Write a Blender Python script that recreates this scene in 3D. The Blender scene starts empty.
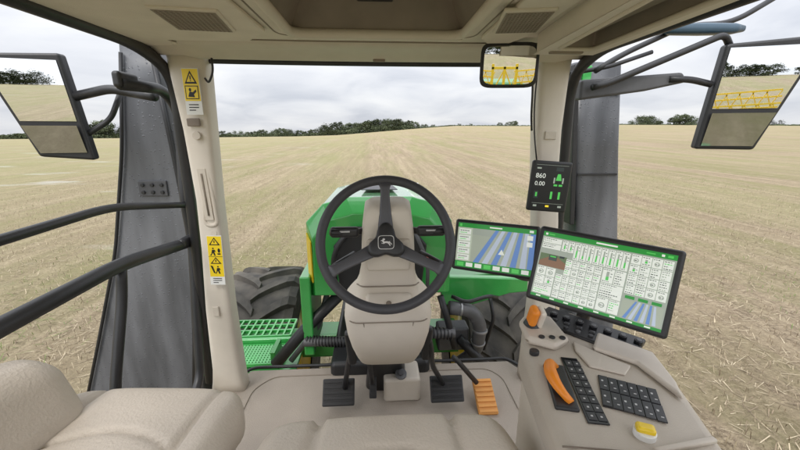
import bpy, math, random
import numpy as np
from mathutils import Vector as V, Matrix
random.seed(7); rng=np.random.default_rng(7)
sc=bpy.context.scene; COL=sc.collection
sc.view_settings.view_transform='Standard'; sc.view_settings.look='None'; sc.view_settings.exposure=0
# ------------------------------------------------------------ materials
def M(name,col,rough=.5,metal=0,var=.08,scale=12,bump=0,bscale=400,emit=0,spec=.5,coat=0,col2=None,drops=False,stretch=None):
    m=bpy.data.materials.new(name); m.use_nodes=True; nt=m.node_tree; N=nt.nodes; L=nt.links
    b=N['Principled BSDF']; b.inputs['Roughness'].default_value=rough; b.inputs['Metallic'].default_value=metal
    b.inputs['Specular IOR Level'].default_value=spec; b.inputs['Coat Weight'].default_value=coat
    tc=N.new('ShaderNodeTexCoord'); no=N.new('ShaderNodeTexNoise'); no.inputs['Scale'].default_value=scale; no.inputs['Detail'].default_value=6
    if stretch:
        mpn=N.new('ShaderNodeMapping'); mpn.inputs['Scale'].default_value=stretch; L.new(tc.outputs['Object'],mpn.inputs['Vector']); L.new(mpn.outputs[0],no.inputs['Vector'])
    else: L.new(tc.outputs['Object'],no.inputs['Vector'])
    mx=N.new('ShaderNodeMix'); mx.data_type='RGBA'
    c2=col2 or tuple(c*(1+var) for c in col)
    mx.inputs[6].default_value=(*[c*(1-var) for c in col],1); mx.inputs[7].default_value=(*c2,1)
    mr=N.new('ShaderNodeMapRange'); mr.inputs[1].default_value=.3; mr.inputs[2].default_value=.7
    L.new(no.outputs['Fac'],mr.inputs[0]); L.new(mr.outputs[0],mx.inputs[0]); L.new(mx.outputs[2],b.inputs['Base Color'])
    if bump:
        n2=N.new('ShaderNodeTexNoise'); n2.inputs['Scale'].default_value=bscale; n2.inputs['Detail'].default_value=3
        L.new(tc.outputs['Object'],n2.inputs['Vector'])
        bp=N.new('ShaderNodeBump'); bp.inputs['Strength'].default_value=bump; bp.inputs['Distance'].default_value=.002
        L.new(n2.outputs['Fac'],bp.inputs['Height']); L.new(bp.outputs[0],b.inputs['Normal'])
    if drops:
        vo=N.new('ShaderNodeTexVoronoi'); vo.inputs['Scale'].default_value=48; L.new(tc.outputs['Object'],vo.inputs['Vector'])
        r1=N.new('ShaderNodeMapRange'); r1.inputs[1].default_value=.08; r1.inputs[2].default_value=.24; r1.inputs[3].default_value=1; r1.inputs[4].default_value=0
        L.new(vo.outputs['Distance'],r1.inputs[0]); bp=N.new('ShaderNodeBump'); bp.inputs['Strength'].default_value=.5; bp.inputs['Distance'].default_value=.003
        L.new(r1.outputs[0],bp.inputs['Height']); L.new(bp.outputs[0],b.inputs['Normal'])
        r3=N.new('ShaderNodeMapRange'); r3.inputs[3].default_value=rough; r3.inputs[4].default_value=.05; L.new(r1.outputs[0],r3.inputs[0]); L.new(r3.outputs[0],b.inputs['Roughness'])
    if emit:
        L.new(mx.outputs[2],b.inputs['Emission Color']); b.inputs['Emission Strength'].default_value=emit
    return m
beige=M('beige_plastic',(.60,.54,.46),.6,bump=.35,bscale=350,var=.04,spec=.3)
beigeL=M('light_beige_plastic',(.68,.62,.54),.5,bump=.2,bscale=400,var=.03,spec=.35)
taupe=M('taupe_console_plastic',(.48,.425,.36),.5,bump=.4,bscale=300,var=.04,spec=.4)
taupeL=M('console_insert_plastic',(.56,.50,.43),.45,bump=.3,bscale=300,var=.04,spec=.4)
liner=M('headliner_fabric',(.68,.615,.53),.85,bump=.5,bscale=500,var=.05,spec=.2)
brown=M('dark_liner',(.22,.18,.145),.7,var=.1)
seamm=M('seam_shadow_gap',(.26,.22,.175),.8,var=.05)
leather=M('beige_leather',(.58,.51,.43),.45,bump=.8,bscale=160,var=.07,scale=5,spec=.4)
leatherD=M('beige_leather_side',(.54,.475,.40),.5,bump=.8,bscale=160,var=.07,scale=5,spec=.35)
mat_floor=M('floor_mat',(.37,.32,.27),.9,bump=1.0,bscale=330,var=.07,scale=4,spec=.15)
black=M('black_plastic',(.022,.022,.024),.42,bump=.2,bscale=300,var=.15)
blackg=M('glossy_black',(.012,.012,.014),.2,var=.1)
keyb=M('key_charcoal',(.04,.04,.043),.45,var=.1)
rubber=M('tyre_rubber',(.05,.048,.046),.85,bump=.6,bscale=60,var=.35,scale=5,col2=(.13,.115,.095))
wheelm=M('wheel_grip',(.05,.05,.057),.5,bump=.4,bscale=300,var=.1)
wheelg=M('wheel_spoke_grey',(.085,.085,.095),.4,var=.06,metal=.2)
dgrey=M('dark_grey_panel',(.065,.068,.075),.35,var=.3,scale=2.2,col2=(.17,.175,.19),drops=True,stretch=(3,3,.5))
dgreyM=M('dark_grey_plastic',(.08,.08,.085),.5,var=.15,bump=.2)
mgrey=M('pipe_grey',(.13,.13,.135),.5,metal=.3,var=.25,scale=9)
green=M('green_paint',(.03,.25,.045),.3,var=.12,scale=4,coat=.5)
greenL=M('bright_green_paint',(.045,.37,.075),.28,var=.10,scale=6,coat=1)
greenP=M('bonnet_painted_sheen',(.22,.48,.24),.18,var=.15,scale=3,coat=1,spec=.8)  # pale tint: bright reflection on the bonnet top put into the paint colour
yellow=M('yellow_paint',(.80,.56,.02),.4,var=.06,coat=.3)
orange=M('orange_plastic',(.80,.25,.02),.4,var=.05)
white=M('white_plastic',(.78,.78,.76),.45,var=.03)
stickY=M('sticker_yellow',(.85,.62,.02),.4,var=.03)
stickK=M('sticker_black',(.01,.01,.01),.5,var=.03)
mirror=M('mirror_glass',(.86,.88,.88),.01,metal=1,var=.01)
mirrorD=M('convex_mirror_glass',(.42,.44,.44),.03,metal=1,var=.05)
silver=M('emblem_silver',(.72,.72,.72),.35,metal=.3,var=.03)
clampm=M('clamp_steel',(.35,.35,.36),.4,metal=.7,var=.1)
keyp=M('key_print',(.5,.5,.5),.5,var=.02)
def E(n,c,s=1.0): return M(n,c,.3,var=.02,emit=s)
e_green=E('screen_green',(.015,.22,.03),.6); e_white=E('screen_white',(.62,.65,.60),.6); e_grey=E('screen_grey',(.30,.34,.29),.5)
e_pale=E('screen_pale',(.42,.47,.38),.5); e_blue=E('screen_blue',(.10,.20,.45),.6); e_dark=E('screen_dark',(.02,.03,.03),.4)
e_black=E('screen_black',(.006,.007,.008),.2); e_lime=E('screen_lime',(.07,.45,.08),.6); e_yel=E('screen_yellow',(.8,.6,.03),.7); e_red=E('screen_brown',(.20,.11,.06),.5)
e_olive=E('screen_olive',(.10,.15,.07),.5); e_map=E('screen_map',(.33,.37,.30),.5); e_txt=E('screen_ink',(.05,.07,.06),.3); e_lb=E('screen_light_blue',(.42,.48,.58),.5)
SCR=[e_green,e_white,e_grey,e_pale,e_blue,e_dark,e_black,e_lime,e_yel,e_red,e_olive,e_map,e_txt,e_lb]
GR,WH,GY,PA,BL,DK,BK,LI,YE,RE,OL,MP,TX,LB=range(14)
# ------------------------------------------------------------ geometry helpers
W={}
def emp(name,loc,label='',cat='',parent=None):
    o=bpy.data.objects.new(name,None); o.empty_display_size=.1; COL.objects.link(o); W[o.name]=V(loc)
    if parent is not None: o.parent=parent; o.location=V(loc)-W[parent.name]
    else: o.location=loc
    if label:o['label']=label
    if cat:o['category']=cat
    return o
def add(name,verts,faces,mats,parent=None,smooth=True,bevel=0,seg=3,mi=None,label=None,origin=None):
    vs=np.array([tuple(v) for v in verts],dtype=float)
    c=V(((vs.min(0)+vs.max(0))/2).tolist()) if origin is None else V(origin)
    me=bpy.data.meshes.new(name); me.from_pydata((vs-np.array(c)).tolist(),[],[list(f) for f in faces])
    for m in (mats if isinstance(mats,(list,tuple)) else [mats]): me.materials.append(m)
    if mi is not None: me.polygons.foreach_set('material_index',mi)
    me.polygons.foreach_set('use_smooth',[smooth]*len(me.polygons)); me.update()
    o=bpy.data.objects.new(name,me); COL.objects.link(o); W[o.name]=c
    if parent is not None: o.parent=parent; o.location=c-W[parent.name]
    else: o.location=c
    if bevel:
        b=o.modifiers.new('b','BEVEL'); b.width=bevel; b.segments=seg; b.limit_method='ANGLE'; b.harden_normals=True
    if label:o['label']=label
    return o
def fixn(o):
    import bmesh
    bm=bmesh.new(); bm.from_mesh(o.data); bmesh.ops.recalc_face_normals(bm,faces=bm.faces); bm.to_mesh(o.data); bm.free(); return o
BF=[(0,1,3,2),(4,6,7,5),(0,4,5,1),(2,3,7,6),(0,2,6,4),(1,5,7,3)]
def boxv(c,s,R=None):
    out=[]
    for x in(-1,1):
        for y in(-1,1):
            for z in(-1,1):
                p=V((x*s[0]/2,y*s[1]/2,z*s[2]/2)); 
                if R is not None:p=R@p
                out.append(V(c)+p)
    return out
def box(name,c,s,mat,parent=None,R=None,bevel=.004,**k):
    return fixn(add(name,boxv(c,s,R),BF,mat,parent,bevel=bevel,smooth=bevel>0,**k))
def boxes(name,L,mats,parent=None,bevel=0,mi=None,**k):
    vs=[];fs=[];mm=[]
    for i,b in enumerate(L):
        n=len(vs); vs+=boxv(*b[:3]) if len(b)>2 else boxv(*b); fs+=[tuple(n+j for j in f) for f in BF]; mm+=[mi[i] if mi else 0]*6
    return fixn(add(name,vs,fs,mats,parent,bevel=bevel,smooth=bevel>0,mi=mm,**k))
def prism(name,ring,vec,mat,parent=None,bevel=.004,seg=3,**k):
    n=len(ring); vs=[V(p) for p in ring]+[V(p)+V(vec) for p in ring]
    fs=[tuple(range(n)),tuple(range(2*n-1,n-1,-1))]+[(i,(i+1)%n,n+(i+1)%n,n+i) for i in range(n)]
    return fixn(add(name,vs,fs,mat,parent,bevel=bevel,seg=seg,smooth=bevel>0,**k))
def loft(name,rings,mat,parent=None,closed=False,caps=True,smooth=True,**k):
    n=len(rings[0]); vs=[p for r in rings for p in r]; fs=[]; m=len(rings)
    for i in range(m-(0 if closed else 1)):
        a=i*n;b=((i+1)%m)*n
        for j in range(n): fs.append((a+j,a+(j+1)%n,b+(j+1)%n,b+j))
    if caps and not closed: fs+=[tuple(range(n-1,-1,-1)),tuple(range((m-1)*n,m*n))]
    return fixn(add(name,vs,fs,mat,parent,smooth=smooth,**k))
def sring(c,ax,ay,hw,hh,n=28,e=4):
    out=[]
    for i in range(n):
        t=2*math.pi*i/n; ct,st=math.cos(t),math.sin(t)
        out.append(V(c)+V(ax)*hw*math.copysign(abs(ct)**(2/e),ct)+V(ay)*hh*math.copysign(abs(st)**(2/e),st))
    return out
def fillet(pts,r=.04,k=6):
    P=[V(p) for p in pts]; out=[P[0]]
    for i in range(1,len(P)-1):
        a=(P[i-1]-P[i]);b=(P[i+1]-P[i]); rr=min(r,a.length*.49,b.length*.49)
        A=P[i]+a.normalized()*rr;B=P[i]+b.normalized()*rr
        for j in range(k+1):
            t=j/k; out.append(A*(1-t)**2+P[i]*2*t*(1-t)+B*t*t)
    out.append(P[-1]); return out
def tubev(path,r,n=12,closed=False):
    P=[V(p) for p in path]; m=len(P); rings=[]
    up=None
    for i in range(m):
        if closed: t=(P[(i+1)%m]-P[i-1]).normalized()
        else: t=(P[min(i+1,m-1)]-P[max(i-1,0)]).normalized()
        if up is None:
            up=t.orthogonal().normalized()
        up=(up-t*up.dot(t)).normalized(); s=t.cross(up)
        ri=r[i] if isinstance(r,(list,tuple)) else r
        rings.append([P[i]+up*math.cos(2*math.pi*j/n)*ri+s*math.sin(2*math.pi*j/n)*ri for j in range(n)])
    return rings
def tube(name,pts,r,mat,parent=None,fr=.04,n=12,closed=False,raw=False,**k):
    path=pts if raw else fillet(pts,fr)
    return loft(name,tubev(path,r,n,closed),mat,parent,closed=closed,**k)
def rbox(name,c,s,r,mat,parent=None,R=None,puff=0,warp=None,**k):
    h=[x/2 for x in s]; ax=[]
    for a in range(3):
        rr=min(r,h[a]*.98); e=[rr*math.tan(math.radians(d)) for d in(45,34,22.5,11,0)]
        i=h[a]-rr; ax.append([-(i+x) for x in e]+list(np.linspace(-i,i,44 if warp else 14 if puff else 8)[1:-1])+[i+x for x in e[::-1]])
    n=len(ax[0]); idx={};vs=[];fs=[]
    def vid(i,j,k2):
        key=(i,j,k2)
        if key not in idx:
            p=[ax[0][i],ax[1][j],ax[2][k2]]; q=[max(-(h[a]-min(r,h[a]*.98)),min(h[a]-min(r,h[a]*.98),p[a])) for a in range(3)]
            d=V(p)-V(q); 
            if d.length>0:d=d.normalized()
            o=V([q[a]+d[a]*min(r,h[a]*.98) for a in range(3)])
            if puff: o.z+=puff*(1-(p[0]/h[0])**2)*(1-(p[1]/h[1])**2)*(1 if p[2]>0 else -.3)
            if warp: o=warp(o)
            if R is not None:o=R@o
            idx[key]=len(vs); vs.append(V(c)+o)
        return idx[key]
    for f in range(3):
        for side in(0,n-1):
            for i in range(n-1):
                for j in range(n-1):
                    q=[]
                    for (a,b) in((i,j),(i+1,j),(i+1,j+1),(i,j+1)):
                        t=[a,b]; t.insert(f,side); q.append(vid(*t))
                    fs.append(tuple(q))
    return fixn(add(name,vs,fs,mat,parent,**k))
def RZ(d):return Matrix.Rotation(math.radians(d),3,'Z')
def RX(d):return Matrix.Rotation(math.radians(d),3,'X')
def RY(d):return Matrix.Rotation(math.radians(d),3,'Y')
def basis(ax,ay): 
    ax=V(ax).normalized(); n=ax.cross(V(ay)).normalized(); ay=n.cross(ax); return Matrix((ax,ay,n)).transposed()
def cyl(name,c,axis,r,h,mat,parent=None,n=24,bevel=.002,r2=None,**k):
    a=V(axis).normalized(); u=a.orthogonal().normalized(); v=a.cross(u); r2=r if r2 is None else r2
    rings=[[V(c)+a*(s*h/2)+(u*math.cos(2*math.pi*i/n)+v*math.sin(2*math.pi*i/n))*rr for i in range(n)] for s,rr in((-1,r),(1,r2))]
    return loft(name,rings,mat,parent,bevel=bevel,smooth=True,**k)
def text(name,body,size,org,r,up,mat,parent):
    cu=bpy.data.curves.new('t','FONT'); cu.body=body; cu.size=size; cu.extrude=.0002
    t=bpy.data.objects.new('t',cu); COL.objects.link(t); bpy.context.view_layer.update()
    me=bpy.data.meshes.new_from_object(t); bpy.data.objects.remove(t)
    B=basis(r,up); vs=[V(org)+B@v.co for v in me.vertices]; fs=[tuple(p.vertices) for p in me.polygons]
    return add(name,vs,fs,mat,parent,smooth=False)
# ------------------------------------------------------------ terrain
AZ=[-3.2,-1.0,-.6,-.42,-.2,-.1,0,.06,.2,.41,.66,1.19,3.2]
EL=[-.0185,-.0185,-.0175,-.0167,-.015,-.012,-.004,.001,.0118,.0118,.0165,.0172,.012]
def elev(x,y):
    if y<=0: return -.01
    return float(np.interp(x/max(y,1e-3),AZ,EL))*min(1,y/abs(x or 1)*6)
DC=250.0
def ground_z(x,y):
    d=math.hypot(x,y); c=y/d if d>0 else 1
    e=elev(x,y)*max(c,0)+(-.008)*(1-max(c,0)); A=3+e*DC
    if d<=DC: return A*(d/DC)**2
    return A+(d-DC)*(e-.004)
rs=[0]+list(np.geomspace(1.2,3000,90)); na=180
gv=[(0,0,0)];gf=[]
for r in rs[1:]:
    for a in range(na):
        t=2*math.pi*a/na; x,y=r*math.sin(t),r*math.cos(t); gv.append((x,y,ground_z(x,y)))
for a in range(na): gf.append((0,1+(a+1)%na,1+a))
for i in range(len(rs)-2):
    for a in range(na):
        p=1+i*na;q=p+na; gf.append((p+a,p+(a+1)%na,q+(a+1)%na,q+a))
gm=bpy.data.materials.new('stubble_field'); gm.use_nodes=True; nt=gm.node_tree;N=nt.nodes;L=nt.links; b=N['Principled BSDF']; b.inputs['Roughness'].default_value=.95; b.inputs['Specular IOR Level'].default_value=.1
geo=N.new('ShaderNodeNewGeometry')
def noise(sc_,det=6,vec=None,rough=.6):
    n=N.new('ShaderNodeTexNoise'); n.inputs['Scale'].default_value=sc_; n.inputs['Detail'].default_value=det; n.inputs['Roughness'].default_value=rough
    L.new(vec or geo.outputs['Position'],n.inputs['Vector']); return n.outputs['Fac']
def rng_(fac,a,b2,c=0,d=1):
    m=N.new('ShaderNodeMapRange'); L.new(fac,m.inputs[0]); 
    for i,x in enumerate((a,b2,c,d)): m.inputs[i+1].default_value=x
    return m.outputs[0]
def mul(a,b_):
    m=N.new('ShaderNodeMath'); m.operation='MULTIPLY'; L.new(a,m.inputs[0]); L.new(b_,m.inputs[1]); return m.outputs[0]
def mix(f,A,B):
    m=N.new('ShaderNodeMix'); m.data_type='RGBA'
    if isinstance(f,float): m.inputs[0].default_value=f
    else:L.new(f,m.inputs[0])
    for i,x in((6,A),(7,B)):
        if isinstance(x,tuple): m.inputs[i].default_value=(*x,1)
        else:L.new(x,m.inputs[i])
    return m.outputs[2]
def mapp(rot,sc3):
    mp=N.new('ShaderNodeMapping'); mp.inputs['Rotation'].default_value=(0,0,math.radians(rot)); mp.inputs['Scale'].default_value=sc3; L.new(geo.outputs['Position'],mp.inputs['Vector']); return mp.outputs[0]
rows=noise(3.0,5,mapp(12,(1,.05,1)),.7); rows2=noise(.75,5,mapp(12,(1,.03,1)),.7)
streak=noise(.35,6,mapp(12,(1,.15,1)),.65); bands=noise(.10,5,mapp(12,(1,.05,1)),.7)
fine=noise(18,9,None,.8); clod=noise(7,8,None,.8); mid=noise(2.0,8,None,.75); big=noise(.05,5); patch=noise(.25,5,mapp(12,(.5,1.6,1)),.6)
sx=N.new('ShaderNodeSeparateXYZ'); L.new(geo.outputs['Position'],sx.inputs[0])
base=mix(rng_(fine,.40,.58),(.13,.095,.065),(.50,.405,.28))
base=mix(rng_(clod,.46,.60,0,.65),base,(.16,.12,.085))
base=mix(rng_(rows,.40,.60,0,.5),base,(.53,.435,.30))
base=mix(rng_(mid,.42,.66,0,.55),base,(.23,.175,.12))
base=mix(rng_(rows2,.47,.58,0,.50),base,(.24,.19,.12))
g1=mul(rng_(streak,.46,.60),rng_(mid,.35,.6,.3,1))
base=mix(rng_(g1,0,1,0,.6),base,(.21,.22,.085))
base=mix(rng_(bands,.46,.58,0,.38),base,(.27,.27,.12))
base=mix(rng_(big,.4,.65,0,.30),base,(.36,.31,.19))
base=mix(rng_(sx.outputs[0],4,-30,0,.28),base,(.31,.31,.15))
base=mix(mul(rng_(patch,.60,.70,0,.6),rng_(sx.outputs[0],-4,-10)),base,(.50,.49,.45))  # wet patches: their pale reflection is put into the colour
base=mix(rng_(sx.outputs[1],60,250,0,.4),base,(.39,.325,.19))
L.new(base,b.inputs['Base Color'])
bp=N.new('ShaderNodeBump'); bp.inputs['Strength'].default_value=.9; bp.inputs['Distance'].default_value=.08; L.new(clod,bp.inputs['Height']); L.new(bp.outputs[0],b.inputs['Normal'])
g=fixn(add('stubble_field',gv,gf,gm,origin=(0,0,0))); g['kind']='structure'; g['label']='harvested straw-coloured stubble field with green regrowth'; g['category']='field'
n=190000
px=rng.uniform(-18,20,n); py=rng.uniform(-2,30,n)
dist=np.hypot(px,py); keep=(rng.random(n)<np.clip((7/np.maximum(dist,1))**1.0,.12,1)); px=px[keep];py=py[keep]; n=len(px)
ca,sa=math.cos(math.radians(-12)),math.sin(math.radians(-12))
u=px*ca-py*sa; vv=px*sa+py*ca; u=np.where(rng.random(n)<.6,np.round(u/.19)*.19+rng.normal(0,.03,n),u); px=u*ca+vv*sa; py=-u*sa+vv*ca
pz=np.array([ground_z(a,b_) for a,b_ in zip(px,py)])
lie=rng.random(n)<.55
ang=rng.uniform(0,2*np.pi,n); ln=np.where(lie,rng.uniform(.05,.22,n),rng.uniform(.04,.10,n)); tilt=np.where(lie,rng.uniform(.03,.25,n),rng.uniform(.9,1.5,n))
dx=np.cos(ang)*np.cos(tilt)*ln; dy=np.sin(ang)*np.cos(tilt)*ln; dz=np.sin(tilt)*ln; w=rng.uniform(.002,.005,n)
wx=-np.sin(ang)*w; wy=np.cos(ang)*w
base_=np.stack([px,py,pz+.004],1); s_=np.stack([wx,wy,np.zeros(n)],1); d_=np.stack([dx,dy,dz],1)
vs=np.stack([base_-s_,base_+s_,base_+s_+d_,base_-s_+d_],1).reshape(-1,3)
me=bpy.data.meshes.new('straw'); me.vertices.add(4*n); me.vertices.foreach_set('co',vs.ravel()); me.loops.add(4*n); me.loops.foreach_set('vertex_index',np.arange(4*n)); me.polygons.add(n); me.polygons.foreach_set('loop_start',np.arange(n)*4)
for m in (M('straw',(.40,.31,.20),.8,var=.35,scale=9,col2=(.60,.51,.36)),M('weed',(.14,.19,.05),.8,var=.3),M('old_straw',(.21,.16,.105),.85,var=.3)): me.materials.append(m)
me.update(calc_edges=True); me.validate()
gp=np.where(np.sin(px*.9+py*.13)+rng.normal(0,.6,n)>1.2,1,np.where(rng.random(n)<.4,2,0)).astype(int); me.polygons.foreach_set('material_index',gp)
o=bpy.data.objects.new('straw_stubble',me); COL.objects.link(o); o['kind']='stuff'; o['label']='cut straw stalks and weeds scattered over the field'; o['category']='stubble'
# ------------------------------------------------------------ trees
leafA=M('foliage_hazed',(.06,.078,.046),.9,var=.3,scale=.35,col2=(.125,.145,.08),spec=.1); bark=M('bark',(.10,.08,.06),.9)  # leaf green lightened and greyed: sunlit variation and distance haze put into the colour
def treemesh(seed,h,wd,nl=2200):
    r=random.Random(seed); vs=[];fs=[];mi=[]
    pts=[V((0,0,0)),V((.1,0,h*.3)),V((0,.1,h*.75))]
    for rings in [tubev(pts,[h*.03,h*.022,h*.008],6)]+[tubev([V((0,0,h*.2)),V((math.cos(a)*wd*.3,math.sin(a)*wd*.3,h*.55))],[h*.014,h*.005],5) for a in(0,2,4)]:
        nn=len(rings[0]); b0=len(vs); vs+=[p for q in rings for p in q]
        for i in range(len(rings)-1):
            for j in range(nn): fs.append((b0+i*nn+j,b0+i*nn+(j+1)%nn,b0+(i+1)*nn+(j+1)%nn,b0+(i+1)*nn+j)); mi.append(1)
    cl=[]
    for i in range(26):
        a=r.uniform(0,6.28); z=r.uniform(.10,.86)*h; rr=math.sqrt(r.random())*.42*wd*math.sqrt(max(.05,1-(z/h-.35)**2/.36)); cl.append((V((math.cos(a)*rr,math.sin(a)*rr,z)),r.uniform(.10,.17)*wd))
    for i in range(nl):
        c,rad=r.choice(cl); d=V((r.gauss(0,1),r.gauss(0,1),r.gauss(0,.8))).normalized()*rad*r.uniform(.4,1.02)
        p=c+d; s=h*r.uniform(.018,.04); t=V((r.gauss(0,1),r.gauss(0,1),r.gauss(0,1))).normalized(); q=t.orthogonal().normalized()
        b0=len(vs); vs+=[p-t*s,p-q*s*.7,p+t*s,p+q*s*.7]; fs.append((b0,b0+1,b0+2,b0+3)); mi.append(0)
    o=add('tree',vs,fs,[leafA,bark],mi=mi,smooth=False,origin=(0,0,0)); m=o.data; bpy.data.objects.remove(o); return m
TM=[treemesh(1,10,11),treemesh(2,11,12),treemesh(3,8,12,2000),treemesh(4,9,15,2600)]
def tree(px_t,dist,sc_,v,wide=1.2):
    y=dist/math.sqrt(1+px_t*px_t); x=px_t*y
    o=bpy.data.objects.new('tree',TM[v]); COL.objects.link(o); o.location=(x,y,ground_z(x,y)-.5); o.scale=(sc_*wide,sc_*wide,sc_); o.rotation_euler=(0,0,random.uniform(0,6.28))
    o['label']='distant broad-leaved tree on the field boundary'; o['category']='tree'; o['group']='trees along the field boundary'
for t in np.linspace(-1.05,-.46,30): tree(t+random.uniform(-.012,.012),random.uniform(262,285),random.uniform(.28,.55),random.randrange(4),1.6)
for t,s in((-.78,.8),(-.74,.95),(-.715,.9),(-.69,1.0),(-.66,.8),(-.64,.6),(-.42,.38),(-.40,.48),(-.38,.42),(-.36,.5),(-.345,.42),(-.33,.4),(-.315,.45),(-.30,.5),(-.28,.5),(-.26,.62),(-.245,.6),(-.23,.58),(-.215,.48),(-.2,.45),(-.185,.42),(-.17,.5),(-.15,.62),(-.135,.85),(-.12,.9),(-.105,.95),(-.09,.8),(-.075,.72),(-.06,.85),(-.045,.8),(-.03,.9),(-.015,.95),(0,.9),(.012,1.0),(.025,.95),(.04,1.0),(.05,.9),(.06,.85),(.075,.7),(.085,.62),(.10,.5),(.115,.42),(.13,.35),(.15,.3)):
    tree(t,random.uniform(258,275),s*random.uniform(.92,1.05),random.choice((0,1,3,3)),1.35)
for t,s in((.22,.25),(.25,.22),(.33,.28),(.355,.42),(.37,.38),(.72,.62),(.735,.7),(.75,.62),(.775,.3),(.82,.5),(.835,.66),(.85,.6),(.865,.55),(.89,.4),(.93,.3),(.97,.4),(1.02,.35),(1.07,.42),(1.12,.35)):
    tree(t,random.uniform(258,268),s,random.randrange(4),1.4)
for i in range(40):
    a=random.uniform(2.2,4.1); x,y=240*math.sin(a),240*math.cos(a); o=bpy.data.objects.new('tree',TM[i%4]); COL.objects.link(o); o.location=(x,y,ground_z(x,y)-.3); o.scale=(1.3,1.3,random.uniform(.5,.8)); o['label']='distant broad-leaved tree on the field boundary'; o['category']='tree'; o['group']='trees along the field boundary'
vs=[];fs=[]
for i in range(26000):
    t=random.uniform(-1.15,.2) if i<22000 else random.uniform(.2,1.3); dd=random.uniform(255,261); y=dd/math.sqrt(1+t*t); x=t*y
    hh=1.7+math.sin(t*40)*.5+math.sin(t*97)*.4+2.2*math.exp(-((t+.03)/.09)**2)-2.1*max(0,min(1,(t-.08)/.1))
    p=V((x,y,ground_z(x,y)+random.uniform(-.2,max(hh,.45)))); s=random.uniform(.2,.5); q=V((random.gauss(0,1),random.gauss(0,1),random.gauss(0,1))).normalized(); w_=q.orthogonal().normalized()
    b0=len(vs); vs+=[p-q*s,p-w_*s,p+q*s,p+w_*s]; fs.append((b0,b0+1,b0+2,b0+3))
o=add('hedgerow',vs,fs,leafA,smooth=False); o['kind']='stuff'; o['label']='long dark green hedgerow along the far field edge'; o['category']='hedge'
# ------------------------------------------------------------ TRACTOR
T=emp('tractor',(0,1.5,0),'green tractor seen from inside its beige cab, standing in a field','tractor')
prism('floor',[(-.84,-.7,1.7),(.84,-.7,1.7),(.84,1.66,1.7),(.74,1.83,1.7),(-.72,1.83,1.7),(-.84,1.66,1.7)],(0,0,-.05),mat_floor,T,bevel=.012,label='flat taupe rubber floor mat')
tube('windscreen_sill',[(-.86,1.66,1.70),(-.72,1.85,1.70),(.74,1.85,1.70),(.88,1.66,1.70)],.009,black,T)
tube('mat_edge',fillet([(-.66,1.0,1.702),(-.66,1.66,1.702),(-.58,1.76,1.702),(.60,1.76,1.702),(.66,1.68,1.702),(.66,1.0,1.702)],.05),.003,seamm,T,raw=True,n=6)
def recess(Oq,Iq,Uq):
    vs=list(Oq)+list(Iq)+list(Uq); fs=[];mi=[]
    for i in range(4):
        j=(i+1)%4; fs+=[(i,j,4+j,4+i),(4+i,4+j,8+j,8+i)]; mi+=[0,1]
    fs.append((8,9,10,11)); mi.append(1)
    return vs,fs,mi
hx0,hx1,hy0,hy1=-.25,.262,.35,1.20
O=[(-.80,-.8,3.28),(.79,-.8,3.28),(.79,1.44,3.285),(-.80,1.44,3.285)]
I=[(hx0,hy0,3.28),(hx1,hy0,3.28),(hx1,hy1,3.28),(hx0,hy1,3.28)]
U=[(hx0+.05,hy0+.06,3.37),(hx1-.05,hy0+.06,3.37),(hx1-.05,hy1-.05,3.37),(hx0+.05,hy1-.05,3.37)]
vs,fs,mi=recess(O,I,U)
H=add('headliner',vs,fs,[liner,brown],T,smooth=False,mi=mi,label='beige moulded roof lining with dark hatch recess')
prism('hatch_frame',[(hx0-.035,.28,3.2795),(hx1+.035,.28,3.2795),(hx1+.035,hy0,3.2795),(hx0-.035,hy0,3.2795)],(0,0,-.012),liner,T,bevel=.005)
tube('hatch_frame',[p for p in fillet([(hx0,hy0,3.277),(hx0,hy1,3.277),(hx1,hy1,3.277),(hx1,hy0,3.277)],.05)],.014,beige,T,raw=True)
tube('hatch_seam',[p for p in fillet([(hx0-.045,hy0,3.2805),(hx0-.045,hy1+.045,3.2805),(hx1+.045,hy1+.045,3.2805),(hx1+.045,hy0,3.2805)],.06)],.0025,seamm,T,raw=True,n=6)
box('hatch_catch',(.0,1.13,3.352),(.10,.02,.015),black,T)
prism('roof_shell',[(-.86,-.9,3.39),(.86,-.9,3.39),(.88,1.5,3.39),(.70,1.72,3.39),(-.70,1.72,3.39),(-.88,1.5,3.39)],(0,0,.14),green,T,bevel=.03)
prof=[(1.33,3.292),(1.36,3.280),(1.40,3.278),(1.435,3.275),(1.46,3.268),(1.48,3.260),(1.50,3.257),(1.53,3.262),(1.55,3.285),(1.56,3.37),(1.38,3.37)]
rings=[]
for x in np.linspace(-.80,.80,33):
    bow=(1-(x/.8)**2)*.006; rings.append([V((x,yy,zz-bow+(.010 if abs(x)>.7 else 0))) for yy,zz in prof])
loft('windscreen_header',rings,beige,T)
tube('windscreen_seal',[(x,1.57,3.262-.006*(1-(x/.8)**2)) for x in np.linspace(-.78,.78,25)],.010,black,T,raw=True)
rbox('header_button',(.012,1.483,3.254),(.045,.02,.012),.005,brown,T)
for sx_,x0,x1 in((-1,-.68,-.33),(1,.32,.42)):
    prism('roof_module',[(x0,.2,3.281),(x1,.2,3.281),(x1+ (0.02 if sx_<0 else .03),1.16,3.281),(x1-.06*(1 if sx_<0 else 0),1.27,3.281),(x0+.04,1.27,3.281),(x0-.0,1.2,3.281)],(0,0,-.014),liner,T,bevel=.006)
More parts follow.
